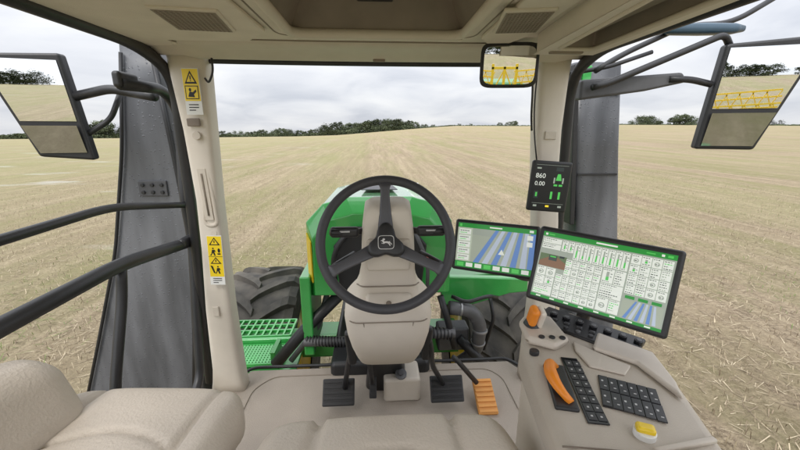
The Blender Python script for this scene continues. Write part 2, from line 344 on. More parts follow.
def speaker(cx,cy,wx,wy,rot):
    R=RZ(rot)
    f=rbox('speaker_surround',(cx,cy,3.266),(wx,wy,.010),.005,beige,T,R=R)
    L_=[(V((cx,cy,3.2606)),(wx*.9,wy*.9,.0015),R)];mi_=[0]
    for i in range(12):
        for j in range(14):
            L_.append((V((cx,cy,3.2593))+R@V(((i-5.5)*wx*.072,(j-6.5)*wy*.063,0)),(wx*.035,wy*.03,.0015),R)); mi_.append(1)
    boxes('speaker_grille',L_,[seamm,brown],f,mi=mi_)
speaker(-.445,1.035,.15,.19,8); speaker(.370,1.00,.12,.20,-10)
Oc=[(.435,.45,3.226),(.635,.45,3.226),(.668,1.19,3.226),(.49,1.19,3.226)]; Ic=[(.468,.50,3.226),(.603,.50,3.226),(.625,1.11,3.226),(.522,1.11,3.226)]; Uc=[(.478,.51,3.275),(.595,.51,3.275),(.612,1.08,3.275),(.535,1.08,3.275)]
vs,fs,mi=recess(Oc,Ic,Uc); n0=len(vs); vs+=[(x,y,3.281) for x,y,z in Oc]
for i in range(4): fs.append((i,(i+1)%4,n0+(i+1)%4,n0+i)); mi.append(0)
rx=add('overhead_compartment',vs,fs,[beigeL,brown],T,smooth=False,mi=mi,bevel=.006)
tube('compartment_rim',fillet([(.468,.50,3.226),(.522,1.11,3.226),(.625,1.11,3.226),(.603,.50,3.226)],.02),.006,beige,rx,raw=True)
rbox('compartment_net',(.545,.80,3.262),(.10,.50,.012),.005,seamm,rx); rbox('compartment_handle',(.565,1.15,3.224),(.10,.018,.008),.0035,seamm,rx)
tube('lining_seam',[(-.60,1.30,3.2805),(-.2,1.315,3.2805),(.25,1.315,3.2805),(.66,1.30,3.2805)],.0025,seamm,T,n=6)
for x in (-.70,.685): tube('lining_seam',[(x,-.3,3.2805),(x,1.2,3.2805),(x*.93,1.35,3.2805)],.0025,seamm,T,n=6)
for x,y in((-.25,1.27),(.27,1.27),(-.66,1.36),(.64,1.36)): cyl('trim_clip',(x,y,3.279),(0,0,1),.008,.006,beigeL,T)
def pillar(secs,name='cab_pillar'):
    return loft(name,[sring((xc,yc,z),(1,0,0),(0,1,0),hw,.05,24,5) for z,xc,hw,yc in secs],beigeL,T)
PL=pillar([(1.69,-.785,.088,1.70),(1.76,-.775,.078,1.685),(1.85,-.765,.070,1.67),(2.2,-.742,.058,1.62),(2.5,-.722,.048,1.60),(2.72,-.713,.045,1.59),(3.0,-.71,.055,1.58),(3.2,-.712,.068,1.57),(3.34,-.712,.075,1.56)])
PR=pillar([(1.69,.83,.08,1.68),(2.2,.80,.06,1.62),(2.6,.762,.052,1.595),(2.8,.735,.05,1.585),(3.0,.722,.054,1.58),(3.2,.716,.062,1.57),(3.34,.716,.07,1.56)])
for P_,sx_,xs_ in((PL,-1,(-.80,-.80,-.80,-.83,-.90)),(PR,1,(.80,.80,.82,.86,.92))):
    tube('door_seal',[(xs_[0],-.7,3.285),(xs_[1],1.38,3.285),(xs_[2],1.60,3.22),(xs_[3],1.65,2.6),(xs_[4],1.72,1.72)],.022,black,T,fr=.12)
    box('rear_pillar',(sx_*.82,-.72,2.5),(.1,.08,1.62),beige,T,bevel=.02)
pts=fillet([(-.738,1.545,2.87),(-.728,1.548,2.61),(-.680,1.548,2.61),(-.688,1.545,2.87),(-.738,1.545,2.87)],.035)
tube('grab_handle',pts[1:-1],.009,beige,PL,raw=True,closed=True)
prism('handle_recess',[(-.729,1.533,2.85),(-.722,1.537,2.635),(-.689,1.537,2.635),(-.696,1.533,2.85)],(0,.012,0),beige,PL,bevel=.0008)
tube('handle_slot',[(-.713,1.532,2.83),(-.706,1.536,2.655)],.004,seamm,PL,n=8)
cyl('pillar_cap',(-.70,1.55,2.575),(0,1,0),.013,.008,beige,PL); cyl('pillar_cap',(-.705,1.522,2.98),(0,1,0),.016,.01,beige,PL)
rbox('switch_plate',(-.708,1.518,3.03),(.05,.008,.03),.004,brown,PL)
rbox('switch_plate',(.722,1.528,2.98),(.05,.008,.035),.004,beige,PR)
rbox('switch_plate',(-.745,1.566,2.2),(.03,.008,.05),.004,beige,PL)
tube('cable',[(-.60,1.49,3.26),(-.60,1.49,3.21),(-.625,1.50,3.17),(-.645,1.52,3.19)],.004,black,T,fr=.02)
tube('cable',[(.60,1.49,3.26),(.605,1.47,3.16),(.62,1.5,3.06),(.64,1.53,3.0)],.004,black,T,fr=.05)
tube('cable',[(.63,1.50,3.26),(.625,1.49,3.1),(.64,1.5,2.98),(.66,1.5,2.88)],.003,black,T,fr=.05)
def sticker(cx,cz,wd,ht,parts,y,lean=0,parent=None):
    R=RY(lean); 
    s=boxes('warning_sticker',[((cx,y,cz),(wd,.0015,ht),R)],[white],parent,label='yellow safety sticker with black pictograms')
    vs=[];fs=[];mi=[]
    def P(u,v,k): return V((cx,y,cz))+R@V((u*wd/2,-.0012-k*.0006,v*ht/2))
    for q in parts:
        b0=len(vs)
        if q[0]=='p':
            vs+=[P(u,v,q[3]) for u,v in q[1]]; fs.append(tuple(range(b0,b0+len(q[1])))); mi.append(q[2]); continue
        kind,u0,v0,u1,v1,m,k=q
        if kind=='r': vs+=[P(u0,v0,k),P(u1,v0,k),P(u1,v1,k),P(u0,v1,k)]; fs.append((b0,b0+1,b0+2,b0+3))
        if kind=='t': vs+=[P(u0,v0,k),P(u1,v0,k),P((u0+u1)/2,v1,k)]; fs.append((b0,b0+1,b0+2))
        if kind=='c':
            for i in range(14): vs.append(P((u0+u1)/2+(u1-u0)/2*math.cos(i*.4488),(v0+v1)/2+(v1-v0)/2*math.sin(i*.4488),k))
            fs.append(tuple(range(b0,b0+14)))
        mi.append(m)
    add('sticker_print',vs,fs,[stickY,stickK,white],s,smooth=False,mi=mi)
def person_(u,v,s):
    return [('c',u-.12*s,v+.20*s*.4,u+.12*s,v+.36*s*.4,1,1),('p',[(u-.25*s,v-.25*s*.4),(u-.15*s,v+.15*s*.4),(u+.2*s,v+.15*s*.4),(u+.35*s,v-.05*s*.4),(u+.15*s,v-.05*s*.4),(u+.3*s,v-.45*s*.4),(u+.1*s,v-.45*s*.4),(u-.05*s,v-.15*s*.4),(u-.3*s,v-.45*s*.4),(u-.45*s,v-.4*s*.4)],1,1)]
sticker(-.688,3.14,.060,.165,[('r',-.95,-.40,.95,.97,0,0),('t',-.75,.34,.75,.90,1,1),('t',-.48,.42,.48,.78,0,2),('r',-.07,.52,.07,.68,1,3),('c',-.08,.45,.08,.49,1,3),('r',-.8,-.32,.8,.26,1,1),('r',-.7,-.28,.7,.22,0,2)]+[('c',-.35,.0,-.05,.16,1,3),('p',[(-.5,-.22),(-.3,0),(.1,-.02),(.5,.1),(.55,0),(.2,-.12),(.3,-.24)],1,3)]+[('r',-.6,-.58,.6,-.54,1,1),('r',-.6,-.70,.6,-.66,1,1),('r',-.6,-.82,.2,-.78,1,1)],1.497,0,PL)
sticker(-.703,2.455,.062,.225,[('r',-.95,-.66,.95,.97,0,0),('r',-.95,.16,.95,.175,1,1),
 ('t',-.75,.62,.75,.93,1,1),('t',-.48,.66,.48,.87,0,2),('r',-.07,.71,.07,.81,1,3),*person_(-.25,.38,1.0),('r',.3,.24,.7,.30,1,1),('c',.35,.32,.7,.5,1,1),
 ('t',-.75,-.13,.75,.14,1,1),('t',-.48,-.09,.48,.09,0,2),('r',-.07,-.05,.07,.04,1,3),*person_(.2,-.36,1.0),('p',[(-.8,-.2),(-.5,-.22),(-.2,-.5),(-.4,-.52)],1,1),
 ('r',-.6,-.75,.6,-.72,1,1),('r',-.6,-.83,.6,-.80,1,1),('r',-.6,-.92,.1,-.89,1,1)],1.540,2,PL)
D=emp('door',(-.88,1.2,1.8),parent=T)
tube('door_frame',[(-.88,1.40,3.155),(-.88,1.66,3.165),(-.88,1.76,3.09),(-.88,1.70,2.69),(-.88,1.715,2.50),(-.88,1.60,1.82),(-.88,1.4,1.74)],.021,black,D,fr=.07)
rbox('door_latch',(-.885,1.44,3.17),(.03,.11,.055),.012,black,D)
tube('upper_handrail',[(-.88,.45,2.752),(-.88,.871,2.752),(-.88,1.236,2.756),(-.88,1.70,2.67)],.0135,black,D,fr=.1)
tube('lower_handrail',[(-.88,.45,2.556),(-.88,1.228,2.558),(-.88,1.55,2.515),(-.88,1.70,2.495)],.024,black,D,fr=.1)
tube('door_post',[(-.88,1.235,2.56),(-.885,1.215,2.44),(-.89,1.106,2.157),(-.90,1.06,1.8)],.017,black,D,fr=.06)
rbox('door_handle',(-.87,1.66,2.515),(.035,.14,.04),.014,black,D)
def colm(secs,y,hd,name,label):
    return loft(name,[sring(((a+b_)/2,y,z),(1,0,0),(0,1,0),(b_-a)/2,hd,28,7) for z,a,b_ in secs],dgrey,T,label=label)
CL=colm([(.9,-1.95,-1.20),(1.34,-1.90,-1.15),(1.8,-1.72,-1.09),(2.33,-1.53,-1.04),(2.6,-1.45,-1.045),(2.9,-1.384,-1.06),(3.25,-1.32,-1.09),(3.42,-1.30,-1.11)],2.18,.09,'air_cleaner_column','dark grey wet outer column beside the cab')
CR=colm([(.9,1.30,1.60),(1.8,1.25,1.55),(2.37,1.21,1.486),(2.9,1.14,1.41),(3.36,1.088,1.355)],2.18,.10,'exhaust_column','dark grey exhaust cover beside the cab')
sp=box('socket_plate',(-1.235,2.083,2.69),(.15,.012,.085),dgreyM,CL,bevel=.004)
for dx_ in(-.05,0,.05):
    for dz_ in(-.02,.02): cyl('plate_bolt',(-1.235+dx_,2.074,2.69+dz_),(0,1,0),.010,.012,black,CL,n=12)
tube('column_edge',[(-1.13,2.08,3.38),(-1.10,2.08,2.9),(-1.085,2.08,2.6),(-1.085,2.08,2.33),(-1.135,2.08,1.8),(-1.2,2.08,1.34)],.012,black,CL,fr=.1)
tube('column_edge',[(-1.28,2.08,3.38),(-1.36,2.08,2.9),(-1.50,2.08,2.33),(-1.69,2.08,1.8),(-1.86,2.08,1.34)],.009,black,CL,fr=.1)
for z in (2.05,2.75,3.2): box('column_seam',(1.24+ (3.2-z)*.1,2.076,z),(.24,.006,.012),black,CR,bevel=.001)
box('column_rib',(1.12,2.12,2.9),(.03,.13,.9),black,CR,R=RY(-5),bevel=.008)
box('marker_light',(1.145,2.07,3.28),(.05,.02,.12),greenL,CR,bevel=.006)
# ---------------- bonnet
def bon(y,hw,zt,zb,cx=.008):
    h=hw; return [V((cx+a,y,b_)) for a,b_ in((-h,zb),(-h,zt-.14),(-h+.10,zt-.035),(-h+.20,zt-.010),(-h+.23,zt),(h-.23,zt),(h-.20,zt-.010),(h-.10,zt-.035),(h,zt-.14),(h,zb))]
br=[bon(1.96,.375,2.56,2.08),bon(2.03,.415,2.64,2.05),bon(2.8,.42,2.61,1.95),bon(3.6,.41,2.53,1.85),bon(4.3,.38,2.42,1.75),bon(4.5,.33,2.30,1.7)]
nb=10; vs=[p for r in br for p in r]; fs=[];mi=[]
for i in range(5):
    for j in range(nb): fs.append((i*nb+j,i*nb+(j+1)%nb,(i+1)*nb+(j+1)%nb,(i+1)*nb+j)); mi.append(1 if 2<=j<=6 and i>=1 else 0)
fs+=[tuple(range(nb-1,-1,-1)),tuple(range(5*nb,6*nb))]; mi+=[0,0]
B=fixn(add('bonnet',vs,fs,[greenL,greenP],T,mi=mi,bevel=.007,seg=2,smooth=False,label='green faceted engine bonnet with yellow side stripe'))
prism('bonnet_vent',[(-.10,2.2,2.650),(.12,2.2,2.650),(.09,2.6,2.630),(-.07,2.6,2.630)],(0,0,.005),dgreyM,B,bevel=.002)
prism('bonnet_end_panel',[(-.22,1.958,2.09),(.24,1.958,2.09),(.27,1.958,2.38),(.18,1.958,2.49),(-.16,1.958,2.49),(-.25,1.958,2.38)],(0,-.02,0),black,B,bevel=.012)
for sx_ in(-1,1):
    prism('side_stripe',[(.008+sx_*.416,2.06,2.30),(.008+sx_*.424,2.75,2.28),(.008+sx_*.424,2.75,2.36),(.008+sx_*.416,2.06,2.46)],(sx_*.004,0,0),yellow,B,bevel=0)
prism('corner_stripe',[(-.372,1.965,2.16),(-.402,2.02,2.18),(-.402,2.02,2.44),(-.373,1.965,2.40)],(-.006,-.006,0),yellow,B,bevel=0)
rbox('bonnet_glint_block',(.24,2.5,2.628),(.10,.14,.03),.012,white,B)  # added white block, stands in for the bright reflection on the bonnet
tube('end_hose',[(-.24,1.90,2.15),(-.25,1.89,2.35),(-.16,1.89,2.48),(0,1.89,2.47)],.014,black,T,fr=.07)
tube('end_hose',[(.27,1.90,2.1),(.27,1.88,2.3),(.20,1.90,2.46)],.011,dgreyM,T,fr=.07)
box('chassis',(0,3.2,1.35),(.55,2.9,.85),black,T,bevel=.03)
box('front_axle',(0,3.35,.95),(1.9,.28,.25),green,T,bevel=.03)
box('frame_plate',(-.42,2.12,1.95),(.06,.35,.5),greenL,T,bevel=.01)
tube('strut',[(-.62,1.93,1.66),(-.45,1.98,1.85),(-.24,2.02,2.05)],.035,black,T)
tube('strut',[(-.56,2.05,1.60),(-.38,2.1,1.82),(-.30,2.1,2.1)],.018,mgrey,T)
def spring(name,a,b_,r,turns):
    a=V(a);b_=V(b_); ax=(b_-a); u_=ax.orthogonal().normalized(); v_=ax.normalized().cross(u_); n_=turns*10
    return tube(name,[a+ax*(i/n_)+(u_*math.cos(i*.6283)+v_*math.sin(i*.6283))*r for i in range(n_+1)],.006,black,T,raw=True,n=6)
spring('corrugated_hose',(-.43,1.95,1.80),(-.20,1.93,1.79),.028,13); cyl('hose_core',(-.315,1.94,1.795),(1,0,0),.026,.26,mgrey,T)
spring('corrugated_hose',(.27,1.95,1.83),(.44,1.95,1.81),.032,8); cyl('hose_core',(.355,1.95,1.82),(1,0,0),.030,.19,mgrey,T)
prism('side_bracket',[(.40,2.15,2.10),(1.15,2.15,2.06),(1.15,2.15,1.99),(.85,2.15,1.97),(.62,2.15,1.90),(.40,2.15,1.90)],(0,.05,0),greenL,T,bevel=.01)
prism('side_bracket',[(.42,2.35,1.97),(.95,2.35,2.02),(1.2,2.6,2.0),(.42,2.6,1.95)],(0,0,.03),green,T,bevel=.01)
tube('pipe',[(.42,2.0,1.96),(.56,2.0,1.94),(.62,2.0,1.84),(.62,2.05,1.62),(.52,2.1,1.5)],.042,mgrey,T,fr=.09,n=18)
for c_,ax_3 in(((.49,2.0,1.952),(1,0,-.1)),((.62,2.0,1.80),(0,0,1)),((.62,2.03,1.70),(0,.2,-1))): cyl('hose_clamp',c_,ax_3,.046,.012,clampm,T)
tube('pipe',[(.50,2.05,1.72),(.62,2.0,1.60),(.74,2.06,1.46)],.03,black,T,n=14)
tube('hose',[(.36,1.98,2.05),(.40,1.95,1.92),(.46,1.98,1.70)],.02,black,T)
tube('hose',[(.70,2.10,1.98),(.72,2.05,1.85),(.68,2.1,1.6)],.012,black,T)
tube('hose',[(.44,2.03,2.02),(.52,1.98,2.0),(.66,2.0,2.03),(.74,2.08,1.98)],.012,black,T)
box('service_box',(.47,2.12,1.70),(.20,.12,.16),dgreyM,T,bevel=.015)
def wheel(xc,yc,r=.87,wd=.66,name='front_wheel'):
    wv=emp(name,(xc,yc,r),parent=T)
    prof=[(-.44,.50),(-.5,.60),(-.515,.72),(-.49,.80),(-.40,.835),(-.2,.845),(0,.85),(.2,.845),(.40,.835),(.49,.80),(.515,.72),(.5,.60),(.44,.50)]
    vs=[];fs=[];n=64
    for i in range(n):
        a=2*math.pi*i/n
        for u_,rr in prof: vs.append(V((xc+u_*wd,yc+math.cos(a)*rr*r/.89,r+math.sin(a)*rr*r/.89)))
    m=len(prof)
    for i in range(n):
        for j in range(m-1): fs.append((i*m+j,i*m+j+1,((i+1)%n)*m+j+1,((i+1)%n)*m+j))
    NL=19; K=7
    for s in(-1,1):
        for q in range(NL):
            a0=2*math.pi*(q+(0 if s<0 else .5))/NL; b0=len(vs)
            for k in range(K+1):
                t=k/K; u_=s*(-.03+t*.54); aa=a0+.34*(t**.8); w_=.040+.012*t
                drop=max(0,t-.82)*.45
                for da,hh in((-w_*1.3,.84),(-w_,.89),(w_,.89),(w_*1.3,.84)):
                    rr=(hh-drop)*r/.89; vs.append(V((xc+u_*wd,yc-math.cos(aa+da)*rr,r+math.sin(aa+da)*rr)))
            for k in range(K):
                for j in range(3): fs.append((b0+k*4+j,b0+k*4+j+1,b0+(k+1)*4+j+1,b0+(k+1)*4+j))
            fs.append((b0,b0+3,b0+2,b0+1)); fs.append((b0+K*4,b0+K*4+1,b0+K*4+2,b0+K*4+3))
    fixn(add('tyre',vs,fs,rubber,wv,smooth=False,label='large black tyre with chevron lugs'))
    rp=[(-.42,.50),(-.38,.47),(-.30,.44),(-.1,.42),(-.05,.2),(-.05,.02),(.05,.02),(.05,.2),(.1,.42),(.30,.44),(.38,.47),(.42,.50)]
    loft('rim',[[V((xc+u_*wd,yc+math.cos(2*math.pi*i/40)*rr*r/.89,r+math.sin(2*math.pi*i/40)*rr*r/.89)) for i in range(40)] for u_,rr in rp],yellow,wv)
wheel(-1.04,3.20); wheel(1.06,3.20); wheel(-1.40,-1.1,1.0,.70,'rear_wheel'); wheel(1.40,-1.1,1.0,.70,'rear_wheel')
for sx_ in(-1,1):
    rg=[]
    for i in range(15):
        a=math.radians(10+i*10); rg.append([V((sx_*x,-1.1+math.cos(a)*rr,1.0+math.sin(a)*rr)) for x,rr in((1.0,1.08),(1.75,1.08),(1.78,1.03),(1.75,1.06),(1.0,1.06))])
    loft('rear_fender',rg,green,T)
def slotplate(name,x0,x1,y0,y1,z,nx,ny,mat,parent):
    L_=[]
    for i in range(nx+1): L_.append(((x0+(x1-x0)*i/nx,(y0+y1)/2,z),(.012,y1-y0,.02)))
    for j in range(ny+1): L_.append((((x0+x1)/2,y0+(y1-y0)*j/ny,z-.0013),(x1-x0,.012,.02)))
    return boxes(name,L_,mat,parent)
S_=box('step_platform',(-.80,2.24,1.565),(.56,.50,.02),green,T,bevel=.005)
slotplate('step_grating',-1.06,-.62,2.02,2.23,1.60,22,9,greenL,S_)
slotplate('step_grating',-1.05,-.62,2.30,2.52,1.625,9,3,greenL,S_)
box('step_edge',(-.83,2.265,1.612),(.46,.03,.045),greenL,S_,bevel=.006)
box('mounting_bracket',(-.66,2.1,1.64),(.03,.16,.08),green,S_,bevel=.004)
# ---------------- steering column
SCx=.03
def rs4(z,y,hw,hd,cx=SCx): return sring((cx,y,z),(1,0,0),V((0,1,.35)).normalized(),hw,hd,32,5.5)
C=loft('steering_column',[rs4(*a) for a in((2.785,1.13,.055,.03),(2.77,1.13,.072,.045),(2.70,1.135,.082,.05),(2.62,1.15,.086,.055),(2.55,1.165,.090,.058),(2.50,1.175,.100,.062),(2.47,1.182,.112,.068),(2.44,1.19,.135,.078),(2.415,1.2,.150,.085),(2.395,1.205,.153,.088),(2.33,1.22,.147,.095),(2.26,1.245,.134,.095),(2.20,1.28,.122,.09),(2.15,1.315,.112,.082),(2.135,1.325,.104,.07))],beigeL,T,label='beige tilting steering column shroud')
loft('column_base',[sring((SCx,y,z),(1,0,0),(0,1,0),hw,hd,24,4) for z,y,hw,hd in((2.17,1.36,.098,.05),(2.0,1.50,.085,.06),(1.88,1.62,.09,.06),(1.69,1.70,.11,.08))],black,C)
rbox('column_cover',(SCx,1.083,2.625),(.135,.03,.10),.010,beige,C,R=RX(-10))
tube('column_seam',[(SCx-.105,1.16,2.495),(SCx-.085,1.112,2.505),(SCx+.085,1.112,2.505),(SCx+.105,1.16,2.495)],.0025,seamm,C,fr=.02)
tube('column_seam',[(SCx-.154,1.19,2.385),(SCx-.13,1.118,2.370),(SCx+.13,1.118,2.370),(SCx+.154,1.19,2.385)],.0022,seamm,C,fr=.03)
for s in(-1,1): tube('column_seam',[(SCx+s*.085,1.121,2.37),(SCx+s*.075,1.150,2.26),(SCx+s*.066,1.222,2.165)],.002,seamm,C,fr=.03,n=6)
rbox('column_pod',(SCx,1.112,2.45),(.15,.045,.06),.014,beigeL,C,R=RX(-15))
cyl('column_button',(SCx+.0,1.088,2.455),(0,-1,.2),.009,.006,brown,C)
cyl('hazard_switch',(.155,1.125,2.585),(0,-1,.2),.013,.03,M('red_switch',(.60,.05,.02),.35),C)
for s in(-1,1):
    tube('stalk',[(SCx+s*.07,1.13,2.69),(SCx+s*.12,1.11,2.69),(SCx+s*.175,1.08,2.70)],.011,black,C)
    rbox('stalk_grip',(SCx+s*.135,1.10,2.695),(.090,.024,.034),.011,black,C)
    rbox('stalk_print',(SCx+s*.135,1.086,2.70),(.035,.003,.005),.001,keyp,C)
    tube('column_lever',[(SCx+s*.11,1.17,2.60),(SCx+s*.15,1.14,2.585),(SCx+s*.175,1.12,2.575)],.010,black,C)
wc=V((.022,1.045,2.675)); el=math.radians(24); wn=V((0,-math.cos(el),math.sin(el))); wu=V((0,math.sin(el),math.cos(el))); wr=V((1,0,0))
SW=emp('steering_wheel',wc,'dark grey three-spoke steering wheel with metal emblem','',T)
def wp(u_,v_,k=0): return wc+wr*u_+wu*v_+wn*k
rad=.194; ringp=[wp(rad*math.cos(2*math.pi*i/96),rad*math.sin(2*math.pi*i/96)) for i in range(96)]
loft('rim',tubev(ringp,.0148,14,True),wheelm,SW,closed=True)
def spoke(a,w0,w1,r0=.03,r1=.188):
    a=math.radians(a); d=(math.cos(a),math.sin(a)); q=(-d[1],d[0]); rings=[]
    for t in np.linspace(0,1,9):
        r_=r0+(r1-r0)*t; w_=w0+(w1-w0)*math.sin(t*math.pi/2); w_+=.010*max(0,t-.85)/.15; k=-.012*(1-t)+.012*t-.008
        rings.append(sring(wp(d[0]*r_,d[1]*r_,k),wr*q[0]+wu*q[1],wn,w_,.007,16,4))
    return loft('spoke',rings,wheelg,SW)
spoke(90,.026,.013); spoke(207,.022,.014); spoke(333,.022,.014)
hubp=[]
for i in range(36):
    a=2*math.pi*i/36; r_=.048+.013*math.cos(3*(a-math.pi/2)); hubp.append((math.cos(a)*r_,math.sin(a)*r_))
loft('hub',[[wp(u_*s,v_*s,k) for u_,v_ in hubp] for s,k in((.9,-.03),(1,-.018),(1,.004),(.94,.010),(.8,.012))],black,SW)
sh=[]
for i in range(40):
    a=2*math.pi*i/40; ct,st=math.cos(a),math.sin(a); sh.append((.024*math.copysign(abs(ct)**.4,ct),.0205*math.copysign(abs(st)**.4,st)))
loft('emblem_border',[[wp(u_*s,v_*s,k) for u_,v_ in sh] for s,k in((1,.0118),(1,.0135),(.93,.0135),(.93,.0118))],silver,SW,caps=False,smooth=False)
deer=[(-.95,.35),(-.8,.5),(-.6,.55),(-.55,.85),(-.35,1.0),(-.4,.7),(-.2,.9),(-.15,.6),(-.4,.45),(-.3,.2),(.1,.25),(.5,.15),(.7,.3),(.65,.05),(.95,-.3),(1.0,-.7),(.85,-.35),(.5,-.15),(.75,-.6),(.65,-.9),(.55,-.6),(.25,-.2),(-.1,-.15),(-.4,-.35),(-.75,-.25),(-.8,-.05),(-.7,-.15),(-.45,-.2),(-.6,.1),(-.65,.3)]
prism('emblem',[wp(u_*.0175,v_*.013,.0122) for u_,v_ in deer],wn*.0015,silver,SW,bevel=0)
def pedal(name,arm,c,w_,h_,mat,ribs,tiltx):
    R=RX(tiltx); pd=box(name,c,(w_,.02,h_),mat,T,R=R,bevel=.006)
    boxes('pedal_tread',[(V(c)+R@V((0,-.013,-h_/2+h_*(i+.5)/ribs)),(w_*.92,.008,h_/ribs*.5),R) for i in range(ribs)],mat,pd)
    if arm: tube('pedal_arm',arm,.012,black,pd,fr=.06)
pedal('clutch_pedal',[(-.105,1.40,2.20),(-.125,1.38,2.10),(-.145,1.44,1.98),(-.17,1.50,1.82)],(-.20,1.50,1.795),.15,.12,black,5,-38)
pedal('brake_pedal',[(.19,1.42,2.20),(.215,1.36,2.12),(.23,1.42,1.98),(.30,1.50,1.82)],(.318,1.50,1.79),.16,.12,black,5,-38)
rbox('brake_lever',(.200,1.38,2.12),(.035,.035,.17),.012,black,T,R=RX(8)@RY(4)); rbox('clutch_lever',(-.125,1.38,2.11),(.035,.035,.17),.012,black,T,R=RX(8)@RY(-4))
pedal('foot_pedal',[(-.045,1.42,2.12),(-.05,1.46,1.98),(-.04,1.50,1.84)],(-.038,1.52,1.80),.035,.10,black,3,-38)
tube('pedal_link',[(-.11,1.46,2.03),(.0,1.47,2.03),(.20,1.45,2.03)],.012,black,T)
pedal('accelerator_pedal',[(.345,1.52,1.95),(.36,1.52,1.94),(.47,1.52,1.80)],(.505,1.49,1.745),.095,.17,M('tan_orange_rubber',(.62,.28,.07),.6),7,-62)
FB=rbox('footwell_block',(.105,1.61,1.762),(.180,.16,.128),.016,taupeL,T)
cyl('valve_knob',(.10,1.560,1.835),(0,-.5,1),.028,.022,mgrey,FB); cyl('valve_core',(.10,1.553,1.85),(0,-.5,1),.013,.012,dgreyM,FB)
# ---------------- exterior mirrors
def norm(p,tgt):
    a=(V((0,0,3))-V(p)).normalized(); b_=V(tgt).normalized(); return (a+b_).normalized()
def ext_mirror(quad,c,tgt,low,arms):
    m=emp('side_mirror',c,'large black wing mirror reflecting the field','',T)
    n_=norm(c,tgt)
    def PP(x,z,k=0):
        y=c[1]-(n_.x*(x-c[0])+n_.z*(z-c[2]))/n_.y; return V((x,y,z))+n_*k
    prism('mirror_housing',[PP(x,z,-.06) for x,z in quad],n_*.06,black,m,bevel=.012)
    def lerp_at(z,i,j):
        a,b_=quad[i],quad[j]; t=(z-a[1])/(b_[1]-a[1]); return a[0]+(b_[0]-a[0])*t
    ins=.017
    def sub(z1,z0):
        return [(lerp_at(z,i,j)+sx2*ins,z) for z,i,j,sx2 in((z1,0,3,1),(z1,1,2,-1),(z0,1,2,-1),(z0,0,3,1))]
    zt=min(quad[0][1],quad[1][1])-ins; zb=max(quad[2][1],quad[3][1])+ins
    prism('mirror_glass',[PP(x,z,.0015) for x,z in sub(zt,low+.009)],n_*.002,mirror,m,bevel=0)
    ring=[PP(x,z,.004) for x,z in sub(low-.009,zb)]; ring2=[p+n_*(.012*(1 if i<2 else 0)) for i,p in enumerate(ring)]
    prism('convex_glass',ring2,n_*.002,mirrorD,m,bevel=0)
    for a,r_ in arms: tube('mirror_arm',a,r_,black,m)
ext_mirror([(-1.63,3.305),(-1.34,3.318),(-1.305,2.865),(-1.505,2.885)],(-1.46,1.75,3.11),(-.24,-1,-.045),3.03,
  [([(-1.36,1.80,3.14),(-1.18,1.80,3.18),(-1.08,1.80,3.16),(-.95,1.72,3.14)],.02),([(-1.37,1.80,2.95),(-1.24,1.86,3.05),(-1.18,1.86,3.16)],.012)])
ext_mirror([(1.515,3.362),(1.842,3.380),(1.71,2.913),(1.495,2.914)],(1.65,1.60,3.17),(.10,-1,-.035),3.085,
  [([(1.55,1.66,3.36),(1.50,1.64,3.40),(1.013,1.64,3.20),(.93,1.62,3.18)],.014),([(1.50,1.66,3.20),(1.40,1.66,3.22),(1.30,1.66,3.22)],.014)])
prism('mirror_bracket',[(.90,1.66,3.215),(1.361,1.66,3.25),(1.392,1.66,3.21),(1.20,1.66,3.17),(.90,1.66,3.13)],(0,.06,0),dgreyM,T,bevel=.012)
tube('roof_hose',[(.95,1.65,3.25),(1.10,1.7,3.33),(1.40,1.75,3.46),(1.65,1.78,3.48),(1.85,1.78,3.60)],.012,black,T,fr=.1)
loft('roof_lamp',[sring((x,1.70,3.43+ (x-1.3)*.02),(0,1,0),(0,0,1),.03*s,.022*s,16,3) for x,s in((1.26,.5),(1.30,1),(1.44,1.1),(1.58,1),(1.63,.6))],M('blue_black',(.05,.09,.13),.25),T)
tube('wiper_arm',[(.74,1.66,3.22),(1.02,1.66,3.27),(1.20,1.66,3.33)],.009,black,T)
# ---------------- interior mirror
RM=emp('rear_view_mirror',(.43,1.27,3.28),'small black rear-view mirror hanging from the roof lining','mirror')
mc=V((.430,1.25,3.203)); n_=norm(mc,(.07,-1,-.035))
ax_=V((0,0,1)).cross(n_).normalized(); up_=n_.cross(ax_)
def MR(w_,h_,k0,e=6): return sring(mc+n_*k0,ax_,up_,w_/2,h_/2,36,e)
loft('mirror_housing',[MR(.13,.08,-.03),MR(.178,.128,-.018),MR(.186,.137,.0),MR(.180,.131,.003)],black,RM)
loft('mirror_glass',[MR(.164,.115,.0032),MR(.164,.115,.0042)],mirror,RM,smooth=False)
tube('mirror_stem',[tuple(mc-n_*.025),(.435,1.30,3.23),(.436,1.31,3.275)],.009,black,RM)
rbox('stem_foot',(.436,1.31,3.274),(.06,.05,.014),.006,black,RM)
